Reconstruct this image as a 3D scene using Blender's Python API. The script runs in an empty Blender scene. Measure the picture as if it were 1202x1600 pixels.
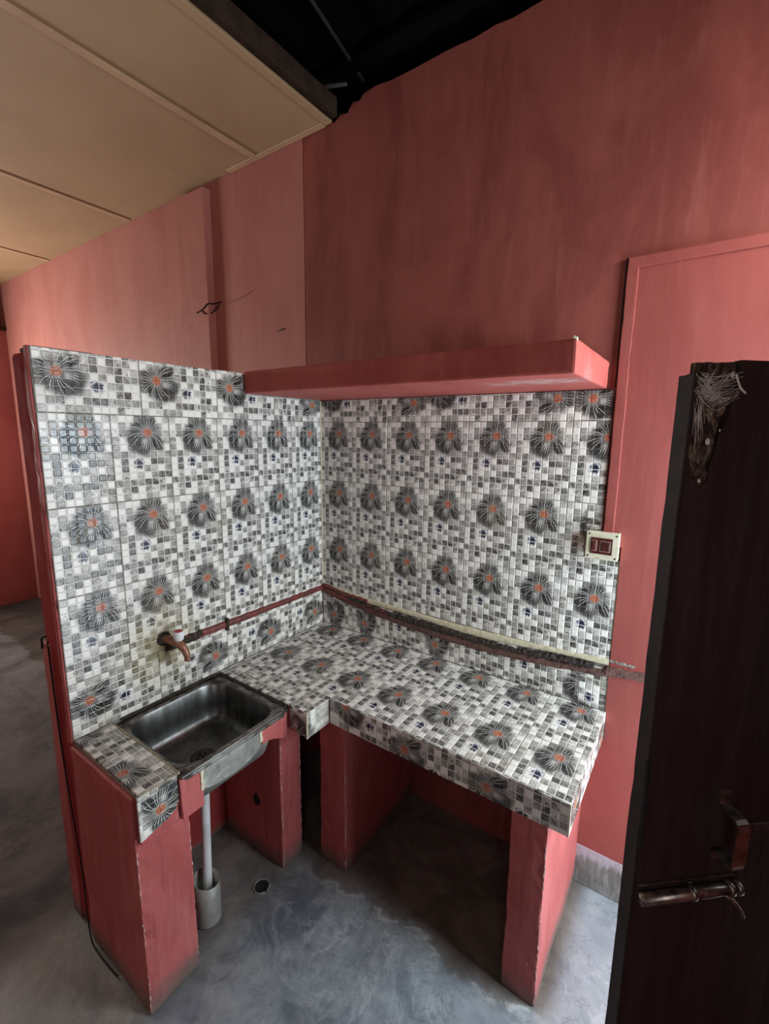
import bpy, bmesh, math, random
from mathutils import Vector, Matrix, noise
random.seed(7)
C = bpy.context.scene.collection
sc = bpy.context.scene

# ---------------------------------------------------------------- camera
def set_camera():
    yaw, pitch, roll = .6062, .1699, .0110
    f = Vector((-math.sin(yaw)*math.cos(pitch), math.cos(yaw)*math.cos(pitch), -math.sin(pitch)))
    r0 = Vector((math.cos(yaw), math.sin(yaw), 0)); u0 = r0.cross(f)
    c, s = math.cos(roll), math.sin(roll)
    r = r0*c+u0*s; u = u0*c-r0*s
    cam = bpy.data.cameras.new('camera'); o = bpy.data.objects.new('camera', cam); C.objects.link(o)
    M = Matrix.Identity(4)
    for i in range(3): M[i][0] = r[i]; M[i][1] = u[i]; M[i][2] = -f[i]
    M.translation = (1.5987, -1.7387, 1.7607)
    o.matrix_world = M
    cam.sensor_fit = 'HORIZONTAL'; cam.sensor_width = 36; cam.lens = 36*719.5/1202; cam.clip_start = .02
    sc.camera = o
set_camera()
# ---------------------------------------------------------------- world, lights, exposure
sc.view_settings.view_transform = 'Standard'; sc.view_settings.look = 'None'
sc.view_settings.gamma = 1; sc.view_settings.use_curve_mapping = False
sc.view_settings.exposure = 0.06
w = bpy.data.worlds.new('world'); sc.world = w; w.use_nodes = True
w.node_tree.nodes['Background'].inputs[0].default_value = (.75, .85, 1, 1)
w.node_tree.nodes['Background'].inputs[1].default_value = .05
def area(name, loc, direction, sx, sy, power, col):
    l = bpy.data.lights.new(name, 'AREA'); l.shape = 'RECTANGLE'; l.size = sx; l.size_y = sy
    l.energy = power; l.color = col
    o = bpy.data.objects.new(name, l); C.objects.link(o); o.location = loc
    o.rotation_euler = Vector(direction).to_track_quat('-Z', 'Y').to_euler()
    return o
area('doorway_daylight', (2.13, -.325, .93), (-1, 0, 0), .58, 1.70, 29, (.76, .90, 1))
area('doorway_sky', (2.14, -.325, 1.735), (-1, 0, -.30), .58, .17, 9, (.72, .88, 1))
area('vent_daylight', (2.14, -.33, 2.44), (-1, 0, -.30), .54, .22, 10, (1, .98, .94))
area('left_room_window', (-4.04, -1.35, 1.75), (1, .42, .0), .9, 1.1, 74, (1, .94, .86))
area('rear_fill', (-.3, -3.1, 1.5), (.25, 1, -.05), 1.3, 1.9, 4, (1, .92, .84))  # added weak fill from behind the viewer, no opening modelled
area('side_fill', (2.05, -2.35, 1.75), (-1, .75, -.05), .8, 1.0, 8, (.93, .96, 1))  # added fill from behind right, lifts door face and foreground floor

# ---------------------------------------------------------------- node helpers
class G:
    """small wrapper that turns python calls into math nodes"""
    def __init__(s, name):
        s.m = bpy.data.materials.new(name); s.m.use_nodes = True
        s.t = s.m.node_tree; s.b = s.t.nodes['Principled BSDF']
    def new(s, kind): return s.t.nodes.new(kind)
    def lk(s, a, b):
        if isinstance(a, (int, float)): b.default_value = a
        elif isinstance(a, tuple): b.default_value = a if len(a) == len(b.default_value) else a+(1,)
        else: s.t.links.new(a, b)
    def M(s, op, a, b=None, c=None, clamp=False):
        n = s.new('ShaderNodeMath'); n.operation = op; n.use_clamp = clamp
        s.lk(a, n.inputs[0])
        if b is not None: s.lk(b, n.inputs[1])
        if c is not None: s.lk(c, n.inputs[2])
        return n.outputs[0]
    def add(s, a, b): return s.M('ADD', a, b)
    def sub(s, a, b): return s.M('SUBTRACT', a, b)
    def mul(s, a, b, clamp=False): return s.M('MULTIPLY', a, b, clamp=clamp)
    def mx(s, a, b): return s.M('MAXIMUM', a, b)
    def mn(s, a, b): return s.M('MINIMUM', a, b)
    def ss(s, x, lo, hi):
        """smooth step of x from lo to hi (falls when lo > hi)"""
        n = s.new('ShaderNodeMapRange'); n.interpolation_type = 'SMOOTHSTEP'; n.clamp = True
        s.lk(x, n.inputs[0])
        if lo < hi: v = (lo, hi, 0, 1)
        else: v = (hi, lo, 1, 0)
        for i, q in enumerate(v): n.inputs[i+1].default_value = q
        return n.outputs[0]
    def noise(s, vec, scale, detail=3, rough=.55, dist=0, col=False, dims='3D'):
        n = s.new('ShaderNodeTexNoise'); n.noise_dimensions = dims
        s.lk(vec, n.inputs['Vector']); n.inputs['Scale'].default_value = scale
        n.inputs['Detail'].default_value = detail; n.inputs['Roughness'].default_value = rough
        n.inputs['Distortion'].default_value = dist
        return n.outputs['Color' if col else 'Fac']
    def mix(s, f, a, b, mode='MIX'):
        n = s.new('ShaderNodeMix'); n.data_type = 'RGBA'; n.blend_type = mode
        s.lk(f, n.inputs[0]); s.lk(a, n.inputs[6]); s.lk(b, n.inputs[7])
        return n.outputs[2]
    def ramp(s, f, stops, interp='LINEAR'):
        n = s.new('ShaderNodeValToRGB'); r = n.color_ramp; r.interpolation = interp  # noqa
        while len(r.elements) > 1: r.elements.remove(r.elements[-1])
        r.elements[0].position = stops[0][0]
        for p, c in stops[1:]: r.elements.new(p)
        for e, (p, c) in zip(r.elements, stops):
            e.color = (c, c, c, 1) if isinstance(c, (int, float)) else tuple(c)+(1,)
        s.lk(f, n.inputs[0])
        return n.outputs[0]
    def comb(s, x, y, z=0.):
        n = s.new('ShaderNodeCombineXYZ')
        for i, q in enumerate((x, y, z)): s.lk(q, n.inputs[i])
        return n.outputs[0]
    def sep(s, v):
        n = s.new('ShaderNodeSeparateXYZ'); s.lk(v, n.inputs[0]); return n.outputs
    def pos(s): return s.new('ShaderNodeNewGeometry').outputs['Position']
    def obj(s): return s.new('ShaderNodeTexCoord').outputs['Object']
    def scale(s, v, sc_):
        n = s.new('ShaderNodeVectorMath'); n.operation = 'MULTIPLY'
        s.lk(v, n.inputs[0]); n.inputs[1].default_value = sc_
        return n.outputs[0]
    def dist(s, v, p):
        n = s.new('ShaderNodeVectorMath'); n.operation = 'DISTANCE'
        s.lk(v, n.inputs[0]); n.inputs[1].default_value = p
        return n.outputs['Value']
    def bump(s, h, strength=.3, distance=.002, prev=None):
        n = s.new('ShaderNodeBump'); s.lk(h, n.inputs['Height'])
        n.inputs['Strength'].default_value = strength; n.inputs['Distance'].default_value = distance
        if prev is not None: s.lk(prev, n.inputs['Normal'])
        return n.outputs[0]
    def out(s, col=None, rough=None, metal=None, normal=None, spec=None):
        if col is not None: s.lk(col, s.b.inputs['Base Color'])
        if rough is not None: s.lk(rough, s.b.inputs['Roughness'])
        if metal is not None: s.lk(metal, s.b.inputs['Metallic'])
        if spec is not None: s.b.inputs['Specular IOR Level'].default_value = spec
        if normal is not None: s.lk(normal, s.b.inputs['Normal'])
        return s.m

def simple(name, c1, c2=None, scale=30, rough=.6, metal=0, bump=.2, dist=.001, spec=.5):
    g = G(name); p = g.obj(); n = g.noise(p, scale, 4)
    c2 = c2 or tuple(q*.6 for q in c1)
    col = g.mix(g.ss(n, .35, .7), c1, c2)
    return g.out(col, rough, metal, g.bump(g.noise(p, scale*3, 4), bump, dist), spec)

def paint(name, base, dark, pale, grime_z=None, rough=.62, chips=.0):
    """limewashed plaster: cloudy brush patches, fine bumps, optional bare base near the floor"""
    g = G(name); p = g.pos()
    cloud = g.noise(g.scale(p, (1, 1, .45)), 3.2, 5, .6, .4)
    streak = g.noise(g.scale(p, (1, 1, .12)), 22, 4, .6)
    fine = g.noise(p, 60, 4, .6)
    col = g.mix(g.ss(cloud, .40, .62), base, dark)
    col = g.mix(g.mul(g.ss(streak, .5, .75), .38), col, pale)
    spots = g.ss(g.noise(p, 46, 5, .75, .3), .71, .76)
    col = g.mix(g.mul(spots, .45), col, tuple(q*.45 for q in dark))
    if chips:
        ch = g.ss(g.noise(g.scale(p, (1, 1, .7)), 14, 6, .75, .6), .64, .70)
        low = g.ss(g.sep(p)[2], .42, .02)
        col = g.mix(g.mul(g.mul(ch, low), chips, True), col, (.52, .47, .42))
    if chips:
        vs = g.ss(g.noise(g.scale(p, (1, 1, .06)), 38, 5, .7), .56, .66)
        col = g.mix(g.mul(vs, .45), col, tuple(q*.6 for q in dark))
        fl = g.ss(g.noise(g.scale(p, (1, 1, .5)), 90, 4, .8), .70, .74)
        col = g.mix(g.mul(fl, .6), col, (.60, .42, .38))
    if grime_z:
        hz = g.add(g.sep(p)[2], g.mul(g.sub(g.noise(p, 9, 5, .65), .5), grime_z*1.7))
        col = g.mix(g.mul(g.ss(hz, grime_z, .0), .85), col, (.13, .115, .095))
    nb = g.bump(fine, .35, .0012)
    nb = g.bump(cloud, .5, .006, nb)
    nb = g.bump(streak, .25, .003, nb)
    return g.out(col, rough, 0, nb, .3 if rough < .8 else .08)

# ---------------------------------------------------------------- printed tile
TONES = ['LWWMMMWL', 'WMWMMMLW', 'WMLMMMLL', 'LWMMMMWL', 'MWMMMMLW', 'MDLWLMLM',
         'WDWWWKDM', 'WDWWMLWM', 'WLWLWMKD', 'MLMMKDLW', 'WLKWMWLD', 'WMWWMLWM']
TV = dict(W=0.0, L=.34, M=.54, D=.78, K=.95)
def tile_material(name, tint=(1, 1, 1)):
    g = G(name)
    uvn = g.new('ShaderNodeUVMap'); uvn.uv_map = 'UVMap'
    u, v, _ = g.sep(uvn.outputs[0])
    cx, cy = g.mul(u, 8), g.mul(v, 12)
    P = g.comb(cx, cy)
    # cell tone from a table of 8 x 12 entries
    idx = g.add(g.mul(g.M('FLOOR', g.mn(g.mx(cy, 0), 11.99)), 8), g.M('FLOOR', g.mn(g.mx(cx, 0), 7.99)))
    vals = [TV[c] for row in TONES for c in row]
    parts = []
    for k in range(3):
        parts.append(g.ramp(g.M('DIVIDE', g.add(idx, .5-32*k), 32), [(i/32, vals[32*k+i]) for i in range(32)], 'CONSTANT'))
    t = g.mix(g.M('GREATER_THAN', idx, 31.5), parts[0], parts[1])
    t = g.mix(g.M('GREATER_THAN', idx, 63.5), t, parts[2])
    # watercolour scribbles inside the grey cells
    wash = g.noise(P, 1.6, 3, .6, .5, dims='2D')
    scr = g.noise(P, 3.1, 4, .7, 2.4, dims='2D')
    line = g.ss(g.M('ABSOLUTE', g.sub(scr, .5)), .05, .0)
    tone = g.mul(t, g.add(.45, g.mul(g.ss(wash, .3, .75), .55)))
    tone = g.add(tone, g.mul(g.mul(t, line), .55))
    tone = g.sub(tone, g.mul(g.mul(t, g.ss(scr, .60, .72)), .45))
    blot = g.ss(g.noise(P, 1.9, 4, .7, .8, dims='2D'), .54, .64)
    tone = g.add(tone, g.mul(g.mul(t, blot), .28))
    # small sprigs
    def sprig(px, py, R, rot):
        dx, dy = g.sub(cx, px), g.sub(cy, py)
        r = g.M('SQRT', g.add(g.mul(dx, dx), g.mul(dy, dy)))
        th = g.add(g.M('ARCTAN2', dy, dx), rot)
        pr = g.mul(g.add(.25, g.mul(g.M('ABSOLUTE', g.M('COSINE', g.mul(th, 2.5))), .75)), R)
        ln = g.ss(g.M('ABSOLUTE', g.sub(r, pr)), .13, .03)
        fill = g.ss(g.sub(r, pr), .0, -.25)
        return g.add(g.mul(ln, .5), g.mul(fill, .16))
    tone = g.add(tone, sprig(1.55, 9.75, 1.05, .3))
    tone = g.add(tone, sprig(5.9, 10.2, .85, 1.1))
    tone = g.add(tone, g.mul(sprig(.5, 2.9, .7, .2), .8))
    tone = g.mn(g.mx(tone, 0), 1)
    white = (.85*tint[0], .81*tint[1], .725*tint[2])
    col = g.ramp(tone, [(0, white), (.35, (.43, .405, .355)), (.60, (.19, .178, .152)), (1, (.028, .025, .021))])
    # ---- flower
    fx, fy = g.sub(cx, 4.82), g.sub(cy, 2.36)
    r = g.M('SQRT', g.add(g.mul(fx, fx), g.mul(fy, fy)))
    th2 = g.M('ARCTAN2', g.sub(fy, g.mul(g.mul(r, r), .10)), g.add(fx, g.mul(g.mul(r, r), .02)))
    th = g.M('ARCTAN2', fy, fx)                   # +90 deg points down the tile
    a = g.M('DIVIDE', g.add(th, math.pi), 2*math.pi)      # 0 left, .25 up, .5 right, .75 down
    wob = g.mul(g.sub(g.noise(P, .9, 3, .6, dims='2D'), .5), 1.1)
    # petal reach (cells/4) and darkness by angle
    R = g.ramp(a, [(0, .74), (.04, .66), (.08, .64), (.14, .60), (.2, .60), (.27, .60), (.33, .60), (.40, .50), (.46, .46), (.5, .50), (.56, .60), (.61, .78), (.645, .86), (.67, .84), (.70, .58), (.72, .70), (.76, .88), (.82, .92), (.87, .90), (.92, .84), (.96, .84), (1, .74)], 'EASE')
    D = g.ramp(a, [(0, .66), (.05, .35), (.10, .72), (.16, .88), (.2, .60), (.28, .62), (.36, .66), (.42, .45), (.5, .22), (.56, .5), (.61, .78), (.655, 1.0), (.69, .95), (.715, .45), (.75, .55), (.8, .80), (.86, .72), (.92, .82), (.965, .92), (1, .66)], 'EASE')
    reach = g.add(g.mul(R, 4), wob)
    inside = g.ss(g.sub(r, reach), .40, -.75)
    rad = g.ss(r, 3.6, .7)
    washf = g.noise(P, 2.2, 4, .65, .6, dims='2D')
    streak = g.noise(g.comb(g.mul(th2, 9), g.mul(r, .8)), 1.6, 4, .7, dims='2D')
    dark = g.mul(g.mul(D, g.add(.50, g.mul(rad, .55))), g.add(.42, g.add(g.mul(washf, .55), g.mul(streak, .75))))
    dark = g.add(dark, g.mul(g.ss(g.M('ABSOLUTE', g.sub(r, g.sub(reach, .15))), .14, .0), .15))
    dark = g.mn(dark, 1)
    fcol = g.ramp(dark, [(0, (.45, .44, .41)), (.22, (.155, .150, .138)), (.45, (.045, .043, .040)), (.8, (.006, .0055, .006))])
    col = g.mix(g.mul(inside, .96), col, fcol)
    # white glow under the disc (satin fold)
    gx = g.add(fx, .45); fold = g.mul(g.ss(g.M('ABSOLUTE', gx), .62, .1), g.mul(g.ss(fy, .7, 1.2), g.ss(fy, 2.9, 1.6)))
    # filaments: bent thin rays
    ph = g.add(g.mul(th2, 31/(2*math.pi)), g.mul(g.sub(g.noise(P, .45, 2, .5, dims='2D'), .5), 1.5))
    fr = g.M('FRACT', ph); cellid = g.M('FLOOR', ph)
    wn = g.new('ShaderNodeTexWhiteNoise'); wn.noise_dimensions = '1D'; g.lk(cellid, wn.inputs['W'])
    L = g.add(1.15, g.mul(wn.outputs['Value'], 2.1))
    dl = g.mul(g.mul(g.M('ABSOLUTE', g.sub(fr, .5)), r), 2*math.pi/31)
    thin = g.ss(dl, .062, .012)
    ray = g.mul(g.mul(thin, g.ss(g.sub(r, L), .35, -.35)), g.ss(r, .6, .8))
    ray2 = g.mul(g.ss(dl, .17, .02), g.mul(fold, 1.0))
    upfade = g.mul(g.ss(fy, -2.2, -1.4), g.add(.45, g.mul(wn.outputs['Value'], .55)))
    ray = g.mul(ray, upfade)
    col = g.mix(g.mul(g.mx(ray, ray2), .85), col, (.78, .75, .68))
    # disc
    dn = g.noise(P, 4.5, 3, .7, 1.2, dims='2D')
    disc = g.ss(g.add(r, g.mul(g.sub(dn, .5), .3)), .70, .58)
    dcol = g.ramp(dn, [(.3, (.13, .022, .008)), (.46, (.36, .085, .038)), (.58, (.50, .165, .09)), (.70, (.66, .42, .29))])
    rim = g.ss(g.M('ABSOLUTE', g.sub(r, .62)), .09, .02)
    col = g.mix(disc, col, dcol); col = g.mix(g.mul(rim, .45), col, (.62, .52, .42))
    # blue blot
    bx, by = g.sub(cx, 3.35), g.sub(cy, 6.8)
    bd = g.M('SQRT', g.add(g.mul(bx, g.mul(bx, .8)), g.mul(by, g.mul(by, .7))))
    bd = g.add(bd, g.mul(g.sub(g.noise(P, 2.4, 3, .6, .4, dims='2D'), .5), 1.6))
    col = g.mix(g.ss(bd, .85, .30), col, (.12, .135, .20)); col = g.mix(g.ss(bd, .62, .25), col, (.020, .023, .048))
    # joints between the pressed cells
    ex = g.M('ABSOLUTE', g.sub(g.M('FRACT', cx), .5)); ey = g.M('ABSOLUTE', g.sub(g.M('FRACT', cy), .5))
    e = g.mx(ex, ey)
    joint = g.ss(e, .415, .462)
    flo = inside
    col = g.mix(g.mul(joint, g.sub(.88, g.mul(flo, .80))), col, (.72, .70, .66))
    # shadowed lower side of each raised cell is only relief; bump does it
    pil = g.mul(g.ss(ex, .49, .34), g.ss(ey, .49, .34))
    nb = g.bump(pil, .75, .0016)
    nb = g.bump(g.noise(P, 1.2, 2, .5, dims='2D'), .12, .002, nb)
    # rust and lime around the tap, ochre film along the joints of the wash area
    W = g.pos()
    dt = g.add(g.dist(W, (0, -.885, .965)), g.mul(g.sub(g.noise(W, 14, 5, .7), .5), .12))
    col = g.mix(g.mul(g.ss(dt, .085, .03), .88), col, (.07, .045, .022))
    col = g.mix(g.mul(g.ss(dt, .22, .05), .30), col, (.50, .42, .18))
    grim = g.ss(g.noise(W, 6, 6, .7), .52, .72)
    col = g.mix(g.mul(g.mul(grim, joint), .65), col, (.42, .36, .20))
    col = g.mix(g.mul(grim, .10), col, (.45, .38, .22))
    rough = g.add(.13, g.mul(g.noise(W, 12, 3), .16))
    return g.out(col, rough, 0, nb, .38)

PR = (.50, .115, .105)
M = {}
M['tile'] = tile_material('printed_ceramic')
M['red'] = paint('dark_rose_wall_paint', (.30, .082, .064), (.22, .053, .043), (.36, .125, .10))
M['pale'] = paint('faded_pink_wall_paint', (.47, .190, .160), (.43, .160, .135), (.52, .25, .21))
M['plaster'] = paint('counter_rose_paint', (.46, .112, .104), (.37, .078, .070), (.56, .20, .18), .11, chips=.8)
M['deepred'] = paint('deep_red_gable_paint', (.32, .046, .044), (.26, .034, .034), (.37, .075, .070), .05, rough=.9)
M['far'] = paint('far_wall_paint', (.42, .14, .135), (.37, .115, .11), (.46, .18, .17))
def shelf_mat():
    m = paint('shelf_paint', (.47, .105, .085), (.40, .080, .066), (.53, .15, .125))
    g = G.__new__(G); g.m = m; g.t = m.node_tree; g.b = g.t.nodes['Principled BSDF']
    old = g.b.inputs['Base Color'].links[0].from_socket; p = g.pos()
    d = g.dist(g.scale(p, (.45, 1, 1)), (.52, -.30, 1.916))
    n = g.noise(g.scale(p, (.6, 2.2, 1)), 30, 6, .8)
    k = g.mul(g.ss(d, .11, .02), g.ss(n, .42, .60))
    g.lk(g.mix(g.mul(k, .8), old, (.60, .50, .47)), g.b.inputs['Base Color'])
    return m
M['shelf'] = shelf_mat()
M['right'] = paint('rose_infill_paint', (.33, .080, .066), (.29, .067, .055), (.38, .115, .097))
M['ceil'] = simple('beige_board', (.41, .275, .155), (.36, .24, .13), 2.5, .65, 0, .15, .001)
M['batten'] = simple('beige_batten', (.50, .34, .20), (.43, .28, .16), 6, .6)
M['wood'] = simple('old_dark_timber', (.048, .030, .020), (.028, .018, .013), 14, .85, 0, .6, .003, .1)
M['roofm'] = simple('black_roof_sheet', (.0022, .0022, .0024), (.001, .001, .001), 5, .9, 0, .1, .001, .05)  # near-black roof sheet, barely glossy
M['black'] = simple('dark_void', (.01, .009, .009), (.006, .006, .006), 5, .9)
M['grout'] = simple('grey_grout', (.26, .235, .20), (.15, .13, .105), 40, .9)
M['cream'] = simple('cream_filler', (.66, .60, .42), (.52, .46, .30), 60, .6, 0, .5, .002)
M['brownband'] = simple('brown_mortar', (.15, .07, .055), (.085, .04, .032), 28, .75, 0, .9, .004)
M['crust'] = simple('black_grease', (.020, .014, .010), (.05, .034, .022), 60, .8, 0, 1, .006)
M['redpipe'] = simple('painted_pipe', (.20, .036, .030), (.10, .030, .022), 30, .5, 0, .8, .003)
M['pvc'] = simple('grey_plastic_pipe', (.62, .61, .59), (.48, .47, .45), 9, .45)
M['tin'] = simple('dull_tin', (.33, .32, .28), (.20, .19, .16), 18, .48, .25)
M['dark'] = simple('hole_dark', (.008, .006, .006), None, 20, .9)
M['screw'] = simple('screw_black', (.02, .018, .016), None, 50, .5)
M['boxm'] = simple('ivory_plastic', (.72, .68, .50), (.62, .57, .40), 40, .4)
M['maroon'] = simple('maroon_plate', (.085, .018, .014), (.06, .012, .01), 60, .3)
M['maroon2'] = simple('maroon_rocker', (.13, .030, .024), (.10, .022, .018), 60, .3)
M['ivoryline'] = simple('pale_line', (.55, .46, .36), None, 60, .5)
M['brass'] = simple('tarnished_brass', (.30, .145, .085), (.22, .085, .05), 60, .42, .35)
M['whitep'] = simple('white_plastic', (.82, .80, .78), (.74, .71, .70), 30, .3)
M['redp'] = simple('red_plastic', (.60, .03, .035), None, 30, .3)
M['steelh'] = simple('worn_steel', (.34, .30, .25), (.14, .11, .09), 70, .33, .9)
M['rust'] = simple('rusty_red_steel', (.26, .10, .075), (.12, .05, .04), 60, .45, .6)
M['web'] = simple('cobweb_grey', (.72, .68, .60), None, 50, .9)

def door_mat():
    g = G('blackened_door_paint'); p = g.pos()
    n = g.noise(g.scale(p, (1, 1, .12)), 35, 5, .65)
    c = g.mix(g.ss(n, .35, .75), (.026, .015, .013), (.046, .029, .024))
    sc1 = g.ss(g.noise(g.scale(p, (1, 1, .3)), 30, 6, .8, 1.5), .68, .72)
    c = g.mix(g.mul(sc1, .35), c, (.09, .07, .055))
    return g.out(c, g.add(.42, g.mul(n, .2)), 0, g.bump(n, .4, .002), .35)
M['door'] = door_mat()
def rot_mat():
    g = G('rotten_timber'); p = g.pos()
    n = g.noise(g.scale(p, (1, 1, .35)), 60, 6, .75, .8)
    c = g.ramp(n, [(.3, (.008, .005, .004)), (.46, (.045, .028, .02)), (.56, (.15, .10, .07)), (.66, (.42, .34, .25))])
    return g.out(c, .85, 0, g.bump(n, .9, .006), .2)
M['rotten'] = rot_mat()

def steel_mat():
    g = G('stained_stainless_steel'); p = g.pos()
    n = g.noise(g.scale(p, (1, 1, .25)), 30, 5, .65)
    m = g.noise(p, 7, 5, .6, .5)
    c = g.mix(g.ss(n, .35, .75), (.20, .20, .19), (.10, .098, .09))
    c = g.mix(g.mul(g.ss(m, .45, .7), .6), c, (.05, .044, .036))
    return g.out(c, g.add(.24, g.mul(m, .22)), .92, g.bump(n, .12, .001), .5)
M['steel'] = steel_mat()
def apron_mat():
    g = G('cement_smeared_steel'); p = g.pos()
    m = g.noise(p, 16, 6, .7, .8); n = g.noise(g.scale(p, (1, 1, .3)), 26, 4, .6)
    c = g.mix(g.ss(m, .42, .66), (.34, .335, .30), (.52, .50, .44))
    c = g.mix(g.mul(g.ss(n, .55, .7), .5), c, (.14, .13, .11))
    return g.out(c, .45, .55, g.bump(m, .4, .002), .5)
M['apron'] = apron_mat()
def rim_mat():
    g = G('grimy_steel_rim'); p = g.pos()
    m = g.noise(p, 22, 6, .7, .4)
    c = g.mix(g.ss(m, .38, .62), (.26, .25, .22), (.075, .06, .045))
    return g.out(c, g.add(.30, g.mul(m, .3)), .75, g.bump(m, .4, .002), .5)
M['rim'] = rim_mat()

def floor_mat():
    g = G('worn_cement_floor'); p = g.pos()
    x, y, z = g.sep(p)
    big = g.noise(p, 2.1, 6, .62, .9); mid = g.noise(p, 6.5, 6, .68, .8); fine = g.noise(p, 55, 4, .6)
    c = g.mix(g.ss(big, .36, .66), (.11, .13, .155), (.32, .36, .385))
    c = g.mix(g.mul(g.ss(mid, .42, .70), .6), c, (.42, .44, .44))
    vein = g.mul(g.ss(g.M('ABSOLUTE', g.sub(g.noise(p, 3.1, 8, .72, .5), .5)), .030, .0), g.ss(g.noise(p, 1.7, 3), .45, .62))
    c = g.mix(g.mul(vein, .42), c, (.62, .65, .66))
    smear = g.ss(g.noise(g.scale(p, (1, 1.7, 1)), 4.2, 8, .75, .3), .56, .70)
    c = g.mix(g.mul(smear, .5), c, (.50, .53, .55))
    c = g.mix(g.mul(g.ss(g.M('ABSOLUTE', g.sub(g.noise(p, 6, 6, .7, .6), .5)), .014, .0), .35), c, (.06, .06, .065))
    # brown earth-stained cement by the walls, beneath the counter and in the room beyond (shade added there)
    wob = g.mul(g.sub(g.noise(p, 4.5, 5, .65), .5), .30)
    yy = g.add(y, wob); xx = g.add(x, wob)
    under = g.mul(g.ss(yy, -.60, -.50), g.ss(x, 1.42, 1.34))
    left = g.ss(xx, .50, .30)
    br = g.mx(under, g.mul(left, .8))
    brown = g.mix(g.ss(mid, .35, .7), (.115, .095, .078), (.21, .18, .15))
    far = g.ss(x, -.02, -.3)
    brown = g.mix(far, brown, g.mix(g.ss(big, .4, .65), (.026, .019, .016), (.055, .042, .035)))  # brown of the room beyond darkened further, shade put into the colour
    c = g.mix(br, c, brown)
    # lime crust where the brown cement ends
    cr = g.mul(g.ss(g.M('ABSOLUTE', g.add(yy, .56)), .02, .0), g.mul(g.ss(x, .35, .7), g.ss(mid, .45, .55)))
    c = g.mix(g.mul(g.mul(cr, g.ss(x, 1.4, 1.3)), .6), c, (.6, .6, .57))
    rough = g.mn(g.add(g.add(.36, g.mul(mid, .35)), g.mul(far, .45)), 1)
    nb = g.bump(fine, .25, .001); nb = g.bump(mid, .5, .006, nb)
    return g.out(c, rough, 0, nb, .45)
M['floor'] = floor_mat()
def curb_mat():
    g = G('bare_cement_skirting'); p = g.pos()
    z = g.sep(p)[2]
    n = g.noise(g.scale(p, (1, 1, .3)), 30, 6, .7, .4)
    c = g.mix(g.ss(n, .35, .7), (.16, .15, .135), (.30, .29, .27))
    lim = g.mul(g.ss(g.add(z, g.mul(g.sub(n, .5), .12)), .11, .155), .9)
    c = g.mix(lim, c, (.47, .42, .45))
    return g.out(c, .8, 0, g.bump(n, .7, .004), .3)
M['curb'] = curb_mat()

# ---------------------------------------------------------------- object helpers
def link(name, bm, mat, parent=None, smooth=False):
    me = bpy.data.meshes.new(name); bmesh.ops.recalc_face_normals(bm, faces=bm.faces[:])
    bm.to_mesh(me); bm.free()
    if smooth:
        for p in me.polygons: p.use_smooth = True
    if mat: me.materials.append(mat)
    o = bpy.data.objects.new(name, me); C.objects.link(o)
    if parent: o.parent = parent
    return o
def tag(o, label=None, cat=None, group=None, kind=None):
    if label: o['label'] = label
    if cat: o['category'] = cat
    if group: o['group'] = group
    if kind: o['kind'] = kind
    return o
def thing(name, label, cat, group=None):
    o = bpy.data.objects.new(name, None); C.objects.link(o); o.empty_display_size = .05
    return tag(o, label, cat, group)
def add_box(bm, lo, hi, bev=0, seg=1):
    lo, hi = Vector(lo), Vector(hi)
    r = bmesh.ops.create_cube(bm, size=1)
    for v in r['verts']:
        v.co = Vector(((lo[i]+hi[i])/2+v.co[i]*(hi[i]-lo[i]) for i in range(3)))
    if bev:
        es = {e for v in r['verts'] for e in v.link_edges}
        bmesh.ops.bevel(bm, geom=list(es), offset=bev, segments=seg, profile=.6, affect='EDGES')
def box(name, lo, hi, mat, parent=None, bev=0, seg=1, smooth=False):
    bm = bmesh.new(); add_box(bm, lo, hi, bev, seg)
    return link(name, bm, mat, parent, smooth)
def rough_box(name, lo, hi, mat, parent=None, cell=.03, amp=.003, bev=.006, seed=0):
    """hand-plastered block: bevelled box cut into cells whose corners and faces wander a little"""
    bm = bmesh.new(); add_box(bm, lo, hi, bev, 2)
    L = Vector(hi)-Vector(lo)
    for ax in range(3):
        n = int(L[ax]/cell)
        for i in range(1, n):
            co = Vector(lo); co[ax] = lo[ax]+L[ax]*i/n
            no = Vector((0, 0, 0)); no[ax] = 1
            bmesh.ops.bisect_plane(bm, geom=bm.verts[:]+bm.edges[:]+bm.faces[:], plane_co=co, plane_no=no)
    c = (Vector(lo)+Vector(hi))/2
    for v in bm.verts:
        q = v.co*7+Vector((seed, seed*2, 0)); q2 = v.co*38+Vector((seed, 0, 5))
        d = Vector((noise.noise(q), noise.noise(q+Vector((9, 0, 0))), 0))*amp + Vector((noise.noise(q2), noise.noise(q2+Vector((7, 3, 1))), 0))*amp*.35
        # edges chip more than faces
        k = sum(1 for i in (0, 1) if min(abs(v.co[i]-lo[i]), abs(v.co[i]-hi[i])) < bev*1.2)
        if k == 2:
            ch = max(0, noise.noise(v.co*55))*amp*2.0
            d += Vector((c.x-v.co.x, c.y-v.co.y, 0)).normalized()*ch
        v.co += d
    return link(name, bm, mat, parent, False)
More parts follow.
